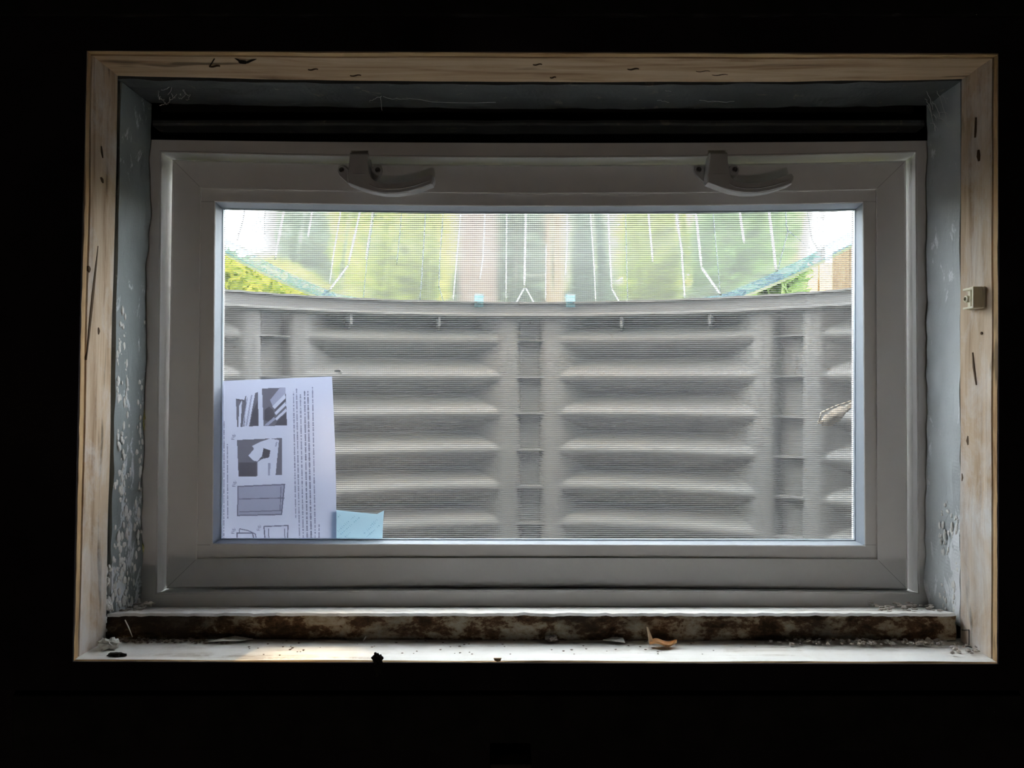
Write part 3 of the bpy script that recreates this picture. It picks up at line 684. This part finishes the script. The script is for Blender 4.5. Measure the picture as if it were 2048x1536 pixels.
# creases of the moulded flutes on the dome, glints and shade put into their colour
def dome_pt(px_, py_):
    dx, dz = (px_ - 1024) / F, (768 - py_) / F; lo, hi = 1.0, 1.7
    def outside(y):                           # beyond the dome surface at this depth?
        ex = (dx * y - WX) / (WA * CS); ey = (y - WY) / (WB * CS); rr = math.hypot(ex, ey)
        if rr >= 1: return True
        c_ = rr ** (1 / .80); return dz * y > zb(y) + .012 + .30 * math.sqrt(max(0, 1 - c_ * c_))
    for _ in range(40):
        m_ = (lo + hi) / 2
        if outside(m_): hi = m_
        else: lo = m_
    return Vector((dx * lo, lo - .004, dz * lo))
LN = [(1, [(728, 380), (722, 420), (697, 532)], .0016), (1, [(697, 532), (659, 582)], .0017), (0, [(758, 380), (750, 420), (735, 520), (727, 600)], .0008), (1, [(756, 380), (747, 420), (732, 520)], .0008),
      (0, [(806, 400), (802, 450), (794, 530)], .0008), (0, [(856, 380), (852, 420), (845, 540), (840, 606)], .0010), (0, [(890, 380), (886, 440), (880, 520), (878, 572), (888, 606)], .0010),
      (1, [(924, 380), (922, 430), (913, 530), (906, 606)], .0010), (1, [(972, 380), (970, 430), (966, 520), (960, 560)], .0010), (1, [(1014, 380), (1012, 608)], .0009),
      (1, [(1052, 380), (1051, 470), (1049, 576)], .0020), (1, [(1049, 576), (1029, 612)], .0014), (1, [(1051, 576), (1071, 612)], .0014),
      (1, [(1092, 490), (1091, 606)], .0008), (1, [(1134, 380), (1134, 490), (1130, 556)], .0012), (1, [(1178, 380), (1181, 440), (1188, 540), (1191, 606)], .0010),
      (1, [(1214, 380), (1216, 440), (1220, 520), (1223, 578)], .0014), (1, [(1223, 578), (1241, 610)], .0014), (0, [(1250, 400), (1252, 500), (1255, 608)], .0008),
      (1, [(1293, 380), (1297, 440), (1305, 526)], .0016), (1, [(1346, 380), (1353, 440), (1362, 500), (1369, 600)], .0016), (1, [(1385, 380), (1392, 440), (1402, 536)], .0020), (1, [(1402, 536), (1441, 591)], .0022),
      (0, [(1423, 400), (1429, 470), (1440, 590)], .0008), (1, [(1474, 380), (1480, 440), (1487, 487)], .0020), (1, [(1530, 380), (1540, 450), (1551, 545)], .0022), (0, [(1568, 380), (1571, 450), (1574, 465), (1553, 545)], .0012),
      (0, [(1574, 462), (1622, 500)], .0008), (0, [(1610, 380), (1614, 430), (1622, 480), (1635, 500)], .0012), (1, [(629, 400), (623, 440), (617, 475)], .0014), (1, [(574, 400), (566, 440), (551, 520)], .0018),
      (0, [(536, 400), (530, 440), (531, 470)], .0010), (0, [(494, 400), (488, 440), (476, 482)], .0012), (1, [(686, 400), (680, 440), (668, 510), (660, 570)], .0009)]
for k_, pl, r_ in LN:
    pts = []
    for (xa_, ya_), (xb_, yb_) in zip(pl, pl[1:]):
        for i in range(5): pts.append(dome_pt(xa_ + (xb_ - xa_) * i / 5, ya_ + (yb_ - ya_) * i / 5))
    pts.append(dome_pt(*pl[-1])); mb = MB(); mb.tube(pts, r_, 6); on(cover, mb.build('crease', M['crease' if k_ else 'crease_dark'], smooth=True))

# ------------------------------------------------------------------ garden
mb = MB(); n = 90; R = [Vector((*wcurve(-PI / 2 + PI * i / n, .012), .128)) for i in range(n + 1)]
outp = []
for i in range(n + 1):
    a = -PI / 2 + PI * i / n; outp.append(Vector((14 * math.sin(a), max(.951, .951 + 16 * math.cos(a)), .10)))
mb.loops([R, outp], close=False, caps=False); o = mb.build('ground', M['soil'], recalc=False); tag(o, 'soil and grass around the window well', kind='structure')
def shrub(name, label, cx, cy, z0, rx, ry, h, n_, mat, leaf=.05, trunk=True, seed=0, keep=None, grp=None, cat='shrub'):
    rnd = random.Random(seed); root = tag(empty(name, (cx, cy, .10)), label, cat, grp)
    if trunk:
        mb = MB()
        for k in range(5):
            a = rnd.uniform(0, 2 * PI); r_ = rnd.uniform(.2, .6)
            mb.tube([Vector((cx + .03 * math.cos(a), cy + .03 * math.sin(a), .06)), Vector((cx + rx * r_ * .4 * math.cos(a), cy + ry * r_ * .4 * math.sin(a), z0 + h * .3)), Vector((cx + rx * r_ * math.cos(a), cy + ry * r_ * math.sin(a), z0 + h * .8))], [.03, .02, .008], 7)
        on(root, mb.build('stem', M['bark']))
    mb = MB(); V = []; Fc = []
    for _ in range(n_):
        while True:
            p = Vector((rnd.uniform(-1, 1), rnd.uniform(-1, 1), rnd.uniform(-1, 1)))
            if p.length < 1 and rnd.random() < .25 + .75 * p.length: break
        c = Vector((cx + p.x * rx, cy + p.y * ry, z0 + h / 2 + p.z * h / 2))
        if keep and not keep(c): continue
        a = Vector((rnd.gauss(0, 1), rnd.gauss(0, 1), rnd.gauss(0, 1))).normalized(); b_ = a.orthogonal().normalized(); l_ = leaf * rnd.uniform(.7, 1.3)
        i0 = len(V); cc = a.cross(b_) * l_ * .08
        V += [c - a * l_, c - b_ * l_ * .45 + cc, c + a * l_, c + b_ * l_ * .45 + cc]; Fc.append((i0, i0 + 1, i0 + 2, i0 + 3))
    mb.add(V, Fc); on(root, mb.build('foliage', mat, recalc=False)); return root
shrub('shrub', 'low bright yellow green shrub just outside the left of the window well', -1.25, 2.6, .12,   .62, .5, .34, 4500, leafm('sunlit_yellow_green_leaves', (.13, .175, .035)), .030, seed=1)
for cx_, cy_, rx_, ry_, h_, n_, mk, lab in [(-1.22, 4.6, .30, .3, 1.25, 3000, 'lf_gry', 'grey green shrub seen far left through the cover'),
        (-.58, 3.7, .28, .36, 1.25, 4500, 'lf_yel', 'yellow green shrub seen through the cover left of the trunk'), (.06, 4.1, .235, .30, 1.3, 4500, 'lf_gry', 'dull grey green shrub right beside the grey brown trunk'),
        (.47, 5.1, .19, .25, 1.45, 5000, 'lf_gry', 'slim grey green shrub between the two trunks and the yellow green one'), (.83, 4.5, .185, .3, 1.4, 4000, 'lf_yel', 'slim yellow green shrub seen right of the middle through the cover'), (1.24, 4.0, .30, .36, 1.35, 5500, 'lf_grn', 'green shrub left of the tan fence')]:
    shrub('hedge_shrub', lab, cx_, cy_, .1, rx_, ry_, h_, n_, M[mk], .05, seed=int(cx_ * 10) + 20)
shrub('tall_hedge', 'dense grey green hedge behind all the slim shrubs', .0, 5.9, .1, 2.05, .45, 1.55, 16000, M['lf_gry'], .055, seed=77, cat='hedge')
mb = MB(); mb.tube([Vector((.186, 3.4, .06)), Vector((.188, 3.4, 1.5))], [.042, .036], 10); tag(mb.build('garden_post', M['fence_post']), 'slim brown post seen just right of the middle through the cover', 'post')
mb = MB(); mb.tube([Vector((-.155, 3.3, .06)), Vector((-.153, 3.31, 1.0)), Vector((-.150, 3.32, 1.35))], [.085, .082, .078], 12)
tr = tag(empty('tree_stump', (-.142, 3.3, .1)), 'tall cut grey brown tree trunk seen left of the middle through the cover', 'tree trunk'); on(tr, mb.build('trunk', plain('grey_brown_bark', (.10, .076, .068), .9, .1, var=.2, vs=30)))
# fence of upright boards to the right and its post
fence = tag(empty('garden_fence', (2.6, 5.2, .1)), 'tan upright board fence beyond the right of the window well', 'fence')
mb = MB(); x = 1.60
while x < 4.4:
    mb.box((x, 4.75, .08), (x + .088, 4.77, .76 + .01 * math.sin(x * 9))); x += .10
on(fence, mb.build('board_panel', M['fence'])); mb = MB(); mb.box((1.6, 4.771, .2), (4.4, 4.81, .28)); mb.box((1.6, 4.771, .58), (4.4, 4.81, .66)); on(fence, mb.build('rail', M['fence']))
mb = MB(); mb.box((1.30, 2.93, .05), (1.50, 3.13, .54)); o = mb.build('deck_post', M['fence_post']); bevel(o, .008); tag(o, 'square brown timber post in front of the fence', 'post')
# unseen crown added to block the sun, with gaps that shape the sill spots

def keep(c):
    for tg, rad in ((P(474, 1318, .722), .008), (P(565, 1319, .722), .005), (P(645, 1319, .722), .009)):
        v = c - tg; d = (v - sun_dir * v.dot(sun_dir)).length
        if d < rad + .027: return False
    return True
cc = sun_dir * 6.6 + Vector((0, 1.0, -.1))
sun_blocker = shrub('tree', 'unseen leafy tree added to block the sun beyond the window well', cc.x, cc.y, cc.z - .85, 1.25, .9, 1.9, 42000, M['lf_grn'], .042, False, 21, keep, None, 'tree')
mb = MB(); mb.tube([Vector((cc.x + 1.0, cc.y + .8, .06)), Vector((cc.x + .9, cc.y + .7, 1.8)), Vector((cc.x + .5, cc.y + .4, cc.z - .3))], [.12, .10, .05], 12); on(sun_blocker, mb.build('trunk', M['bark']))

# ------------------------------------------------------------------ small things
# clip on the right board
def Xp(px_, X): return X * F / (px_ - 1024)   # depth at which a point of the plane x = X shows at px
yc = Xp(1953, .460); zc = (768 - 597) / F * yc
clip = tag(empty('cable_clip', (.4605, yc, zc)), 'small beige plastic clip fixed on the right wooden board', 'clip')
mb = MB(); mb.box((.4585, yc - .0135, zc - .0105), (.4610, yc + .0125, zc + .0105)); on(clip, bevel(mb.build('base_plate', M['beige']), .0006))
mb = MB(); mb.box((.4495, yc - .0120, zc - .0105), (.459, yc - .0095, zc + .0105)); mb.box((.4515, yc - .0095, zc - .0105), (.459, yc + .009, zc - .0082)); mb.box((.4515, yc - .0095, zc + .0082), (.459, yc + .009, zc + .0105))
mb.box((.4535, yc - .001, zc - .0082), (.459, yc + .0012, zc + .0082)); on(clip, bevel(mb.build('housing', M['beige']), .0005))
mb = MB(); n = 14; mb.loops([[Vector((xx, yc + .005 + math.cos(2 * PI * i / n) * r_, zc + math.sin(2 * PI * i / n) * r_)) for i in range(n)] for xx, r_ in ((.459, .0034), (.4520, .0034), (.4515, .0022), (.4545, .0018))])
on(clip, mb.build('screw', M['beige']))
def dust(name, items, mat, label, cat, kind=None, smooth=False):
    mb = MB()
    for i, (c, r_, sc) in enumerate(items): mb.blob(c, r_, sc, .45, i + len(items), 1)
    o = mb.build(name, mat, smooth=smooth); return tag(o, label, cat, kind=kind)
def sillp(px_, py_, z=-.2625):                # point of the sill plane seen at a pixel
    Y = z * F / (768 - py_); return Vector(((px_ - 1024) / F * Y, Y, z))
rnd = random.Random(5); it = []
for _ in range(150):
    u = rnd.random() ** .7; px_ = 1540 + 420 * u; p = sillp(px_, rnd.uniform(1281, 1291) + (rnd.uniform(0, 22) if px_ > 1900 else 0)); p.z = -.2620 + rnd.uniform(0, .0015)
    it.append((p, rnd.uniform(.0008, .0026), (1.2, 1, .8)))
dust('mortar_crumbs', it, M['crumb'], 'mortar crumbs heaped at the right end of the sill', 'crumbs', 'stuff')
it = []
for _ in range(110):
    px_ = 240 + 230 * rnd.random() ** 1.5; p = sillp(px_, rnd.uniform(1279, 1289)); p.z = -.2615 + rnd.uniform(0, .001); it.append((p, rnd.uniform(.0006, .0018), (1.5, 1, .6)))
for _ in range(70):
    px_ = rnd.uniform(470, 1540); p = sillp(px_, rnd.uniform(1281, 1312)); p.z = -.2618; it.append((p, rnd.uniform(.0004, .0010), (1.6, 1, .6)))
dust('grit', it, M['stone'], 'fine brown grit scattered over the pale sill', 'grit', 'stuff')
it = [(Vector((-.408 + rnd.uniform(-.004, .014), .797 + rnd.uniform(0, .05), -.2400 + rnd.uniform(-.002, .001))), rnd.uniform(.001, .003), (1.5, 1, .6)) for _ in range(60)]
it += [(Vector((.42 + rnd.uniform(-.03, .034), .797 + rnd.uniform(0, .05), -.2400 + rnd.uniform(-.002, .001))), rnd.uniform(.001, .0026), (1.5, 1, .6)) for _ in range(80)]
dust('ledge_crumbs', it, M['crumb'], 'loose crumbs at both ends of the ledge under the window', 'crumbs', 'stuff')
def one(name, px_, py_, r_, sc, mat, label, cat, dz=.0, seed=1, rough=.4):
    p = sillp(px_, py_); p.z = -.2622 + r_ * sc[2] * .8 + dz; mb = MB(); mb.blob(p, r_, sc, rough, seed, 3); return tag(mb.build(name, mat), label, cat)
one('pebble', 1104, 1283, .0058, (1.1, .8, .58), M['stone'], 'brown pebble on the sill left of the dry leaf', 'pebble', seed=4, rough=.6)
one('mortar_lump', 218, 1298, .0075, (1.3, .8, .75), M['plaster'], 'white mortar lump in the left corner of the sill', 'mortar lump', seed=9, rough=.8)
one('dirt_clod', 235, 1313, .0048, (1.7, .7, .4), M['dirt'], 'dark dirt clod lying near the left end of the sill', 'dirt clod', seed=12, rough=.7)
mb = MB(); p = P(754, 1322, .7285); mb.blob(p + Vector((0, .0005, .002)), .0045, (1.1, .4, 1.1), .9, 3, 3); mb.blob(p + Vector((.001, -.0005, -.008)), .005, (.55, .3, 1.1), .9, 6, 3)
tag(mb.build('dirt_tuft', M['dirt']), 'black dirt tuft hanging over the front edge of the sill', 'dirt tuft')
mb = MB(); mb.tube([P(722, 1289, .786) + Vector((0, 0, 0)), P(732, 1273, .782)], [.0009, .0006], 6); tag(mb.build('splinter', M['flake']), 'tiny pale splinter standing upright on the back of the sill', 'splinter')
mb = MB(); mb.tube([P(250, 1240, .783), P(257, 1254, .780), P(265, 1274, .776)], [.0006, .0007, .0004], 6); tag(mb.build('twig', M['flake']), 'thin pale twig leaning on the ledge at its left end', 'twig')
mb = MB(); L = [P(987, 1316.5, .7290), P(1003, 1316.5, .7290), P(1001, 1322, .7280), P(995, 1324, .7275), P(989, 1321, .7280)]
mb.loops([L, [v + Vector((0, .0015, 0)) for v in L]]); tag(mb.build('wood_chip', M['wood_h']), 'small chip of wood curling off the front edge of the sill', 'chip')
# curled paint flakes near the left
for (xs, ys, lab) in (([(412, 1284), (440, 1280), (470, 1277), (506, 1278), (480, 1284), (445, 1286)], 0, 'curled flake of pale paint lifting off the sill at the left'),
                      ([(1206, 1280), (1226, 1277), (1246, 1281), (1250, 1285), (1228, 1284)], 0, 'thin flake of pale paint on the sill between pebble and leaf')):
    mb = MB(); L = [sillp(a, b_ + 3) + Vector((0, 0, .0012 + .0012 * (i % 3))) for i, (a, b_) in enumerate(xs)]
    mb.loops([L, [v + Vector((0, 0, .0007)) for v in L]]); tag(mb.build('paint_flake', M['flake']), lab, 'paint flake')
# dry leaf: curled blade with an upright stalk end
leaf = tag(empty('dry_leaf', sillp(1325, 1292)), 'curled orange brown dry leaf on the sill right of the pebble', 'leaf')
def grid_sheet(mb, fn, nu, nv, th=.0004):
    A = [fn(i / nu, j / nv) for j in range(nv + 1) for i in range(nu + 1)]
    for off in (0, th):
        vs = [v + Vector((0, off * .5, off)) for v in A]
        mb.add(vs, [(j * (nu + 1) + i, j * (nu + 1) + i + 1, (j + 1) * (nu + 1) + i + 1, (j + 1) * (nu + 1) + i) for j in range(nv) for i in range(nu)])
base = sillp(1322, 1293)
def lf(u, v):
    wv = math.sin(PI * min(1, u * .95 + .05)) ** .7 * .0065; s_ = (v - .5) * 2
    x = -.011 + .027 * u; curl = .0030 * s_ * s_ + .0016 * math.sin(u * 7)
    return base + Vector((x, s_ * wv + .001, .0012 + curl + (.004 * (u - .75) if u > .75 else 0)))
mb = MB(); grid_sheet(mb, lf, 14, 8); on(leaf, mb.build('blade', M['leaf_dry'], smooth=True))
def lf2(u, v):
    s_ = (v - .5) * 2; h_ = .017 * u
    return base + Vector((-.0085 - .0045 * u + s_ * .0028 * (1 - u * .7), .003 + .0012 * s_ * s_, .001 + h_))
mb = MB(); grid_sheet(mb, lf2, 10, 5); on(leaf, mb.build('curled_tip', plain('pale_leaf', (.66, .52, .36), .7, .2, var=.3, vs=120), smooth=True))
# withered leaf caught on the well wall
yw = 1.22; base2 = P(1672, 833, yw)
def lf3(u, v):
    s_ = (v - .5) * 2; a = u * PI * .9
    return base2 + Vector((-.028 + .055 * u + .004 * n3(u * 5, v * 5), -.002 + .01 * math.sin(a) + .006 * s_ * s_, -.010 + .028 * u * u + .012 * s_ * math.sin(a) + .004 * n3(u * 9, v * 9, 3)))
mb = MB(); grid_sheet(mb, lf3, 16, 8); mb.tube([base2 + Vector((-.028, 0, -.012)), base2 + Vector((-.022, .004, .006)), base2 + Vector((.0, .004, .016)), base2 + Vector((.030, .004, .026))], .0013, 6)
tag(mb.build('withered_leaf', M['leaf_grey'], smooth=True), 'withered grey brown leaf stuck on the right side of the window well', 'leaf')
# expanding foam squeezed out beside the frame
def foam(segs, X, sgn, label, seed):
    mb = MB(); rnd = random.Random(seed)
    for (px_, ya, yb_) in segs:
        y = ya
        while y < yb_:
            mb.blob(P(px_ + rnd.uniform(-2.0, 2.0), y, .8585), rnd.uniform(.0014, .0030), (.8, .6, 1.7), .6, int(y), 1); y += rnd.uniform(2.5, 7)
    return tag(mb.build('foam_sealant', M['foam'], smooth=True), label, 'foam')
for seg, lab in (([(1862, 384, 460)], 'thin yellow foam bead high on the right edge of the window'), ([(1868, 570, 640), (1865, 640, 745)], 'long yellow foam bead beside the middle of the right window edge'),
                 ([(1862, 800, 830)], 'small yellow foam bead below the middle of the right window edge'), ([(1866, 1066, 1086)], 'yellow foam blob low on the right edge of the window'),
                 ([(286, 605, 622)], 'tiny yellow foam blob high on the left edge of the window'), ([(285, 820, 868)], 'yellow foam bead in the middle of the left window edge'), ([(283, 1095, 1110)], 'tiny yellow foam blob low on the left edge of the window')):
    foam(seg, 0, 1, lab, len(lab))
# cobwebs
def web(items, label, seed):
    mb = MB(); rnd = random.Random(seed)
    for (x0, y0, x1, y1, Y, sag) in items:
        pts = []
        for i in range(9):
            t_ = i / 8; pts.append(P(x0 + (x1 - x0) * t_ + rnd.uniform(-1.5, 1.5), y0 + (y1 - y0) * t_ + sag * 4 * t_ * (1 - t_) + rnd.uniform(-1.5, 1.5), Y))
        mb.tube(pts, .00028, 5)
    return tag(mb.build('cobweb', M['web']), label, 'cobweb', kind='stuff')
rnd = random.Random(8); it = []
for _ in range(16):
    a, b_ = rnd.uniform(316, 385), rnd.uniform(172, 205); it.append((a, b_, a + rnd.uniform(-16, 20), b_ + rnd.uniform(-14, 14), .812, 3))
web(it, 'cobweb threads in the upper left corner above the window', 1)
it = [(738, 203, 762, 192, .815, 0), (762, 196, 764, 222, .818, 0), (765, 192, 820, 196, .812, 4), (820, 196, 990, 204, .815, 6), (1314, 172, 1342, 184, .806, 2), (1315, 200, 1340, 204, .815, 0), (1400, 201, 1470, 203, .815, 2), (1640, 172, 1650, 168, .81, 0)]
web(it, 'thin cobweb threads under the dark head board', 2)
it = []
for _ in range(14):
    a, b_ = rnd.uniform(1850, 1908), rnd.uniform(170, 250); it.append((a, b_, a + rnd.uniform(5, 30), b_ + rnd.uniform(10, 60), .815, -6))
web(it, 'cobweb threads in the upper right corner of the opening', 3)
it = [(330 + 4 * k, 128 + 5 * math.sin(k), 346 + 4 * k, 118 + 9 * math.cos(k), .748, 4) for k in range(4)]
mb = MB(); mb.tube([P(420, 132, .745), P(432, 112, .742), P(452, 106, .74)], .0006, 5); mb.tube([P(456, 106, .74), P(480, 123, .744), P(494, 125, .746), P(538, 106, .74)], [.0006, .001, .0012, .0005], 5); mb.blob(P(486, 124, .745), .0022, (2, .6, .8), .6, 3, 2)
tag(mb.build('dirt_thread', M['dirt']), 'dark dusty thread hanging along the top board near its left end', 'dust thread')
# plaster crust on the old frame
it = []
for _ in range(210):
    y = 1215 - 595 * rnd.random() ** 1.6; low = (y - 620) / 560
    X = -.4035 - .0122 * ((y - 105) / 1215); Y = rnd.uniform(.797, .812 + .03 * low) if rnd.random() < .7 else rnd.uniform(.84, .855)
    it.append((Vector((X + .0004, Y, (768 - y) / F * Y)), rnd.uniform(.0012, .0034), (.45, 1.0, rnd.uniform(1, 2.2))))
dust('plaster_crust', it, M['plaster'], 'white crust of old plaster on the left painted frame', 'plaster', 'stuff')
it = []
for _ in range(70):
    y = rnd.uniform(1000, 1230); Y = rnd.uniform(.795, .83); it.append((Vector((.4612, Y, (768 - y) / F * Y)), rnd.uniform(.0010, .0028), (.4, 1.0, rnd.uniform(1, 2.2))))
dust('plaster_crust', it, M['plaster'], 'white crust of old plaster low on the right painted frame', 'plaster', 'stuff')
for _ in range(36):
    y = rnd.uniform(1130, 1262); Y = rnd.uniform(.786, .7975); X = -.4150 + rnd.uniform(-.003, .001); it.append((Vector((X, Y, (768 - y) / F * Y)), 0, 0))
mb = MB()
for i, (c, _, _2) in enumerate(it[-36:]): mb.blob(c, rnd.uniform(.0015, .0038), (.7, .8, rnd.uniform(1, 1.8)), .6, i, 1)
tag(mb.build('plaster_crust', M['plaster']), 'white plaster crumbs filling the low gap behind the left wooden board', 'plaster', kind='stuff')
# cracks and knots in the boards
def scar(parent, pts, wds, nrm, name='knot'):
    mb = MB(); L = []
    for i, p in enumerate(pts):
        t = (pts[min(i + 1, len(pts) - 1)] - pts[max(i - 1, 0)]).normalized(); sd = t.cross(nrm).normalized() * wds[i] / 2
        L.append([p + sd + nrm * .0007, p - sd + nrm * .0007, p - sd - nrm * .002, p + sd - nrm * .002])
    mb.loops(L); o = mb.build(name, M['scar']); o.parent = D.objects[parent]; return o
def on_top(px_, py_): z = .3140 - .0045 * (1 - ((px_ - 1086) / 900) ** 2) * max(0, min(1, (py_ - 108) / 48)); Y = z * F / (768 - py_); return Vector(((px_ - 1024) / F * Y, Y, z - .0004))
for x0, x1, y_, w_ in ((1066, 1084, 128, .0012), (1255, 1278, 137, .0022), (1424, 1456, 148, .0020), (1392, 1420, 141, .0010), (616, 636, 138, .0012), (418, 440, 132, .0009), (700, 722, 150, .0010), (1100, 1112, 154, .0012), (1905, 1950, 137, .0022)):
    pts = [on_top(x0 + (x1 - x0) * k / 6, y_ + 1.2 * math.sin(k)) for k in range(7)]; scar('trim_8', pts, [w_ * math.sin(PI * (k + .35) / 6.7) for k in range(7)], Vector((0, 0, -1)))
def on_left(px_, py_):
    Y = .745
    for _ in range(4): z = (768 - py_) / F * Y; xx = -.4028 - .0127 * (.3155 - z) / .5795; Y = xx * F / (px_ - 1024)
    return Vector((xx, Y, (768 - py_) / F * Y))
def line_left(q, wd): 
    pts = [];
    for (a0, b0), (a1, b1) in zip(q, q[1:]): pts += [on_left(a0 + (a1 - a0) * k / 5, b0 + (b1 - b0) * k / 5) for k in range(5)]
    pts.append(on_left(*q[-1])); n_ = len(pts) - 1
    scar('trim_6', pts, [wd * (.25 + .75 * math.sin(PI * k / n_)) for k in range(n_ + 1)], Vector((1, 0, 0)), 'crack')
line_left([(195, 492), (190, 540), (184, 600), (178, 660), (172, 720)], .0034)
line_left([(202, 292), (203, 304), (205, 316)], .0028); line_left([(176, 532), (178, 538), (177, 545)], .0040); line_left([(196, 655), (197, 662), (196, 669)], .0032); line_left([(201, 355), (204, 360), (206, 366)], .0034)
def on_right(px_, py_): Y = .4607 * F / (px_ - 1024); return Vector((.4607, Y, (768 - py_) / F * Y))
for q, wd in (([(1957, 300), (1957, 312), (1958, 322)], .004), ([(1952, 235), (1951, 262), (1950, 275)], .002), ([(1946, 705), (1948, 735), (1953, 770)], .0025), ([(1937, 872), (1936, 882), (1937, 890)], .0040), ([(1925, 947), (1926, 955), (1925, 962)], .0024), ([(1963, 664), (1963.5, 667), (1964, 669)], .003)):
    pts = [on_right(*p) for p in q]; scar('trim_7', pts, [wd * .4, wd, wd * .4], Vector((-1, 0, 0)))
# staple / nail in the lower right
mb = MB(); a = P(1921, 1257, .80); X = .4590
def on_r(px_, py_): Y = Xp(px_, X); return Vector((X, Y, (768 - py_) / F * Y))
mb.tube([on_r(1924, 1260), on_r(1938, 1260)], .0006, 6); mb.tube([on_r(1938, 1260), on_r(1938, 1290)], .0006, 6)
tag(mb.build('bent_nail', M['screw']), 'thin bent nail low on the right board above the crumbs', 'nail')
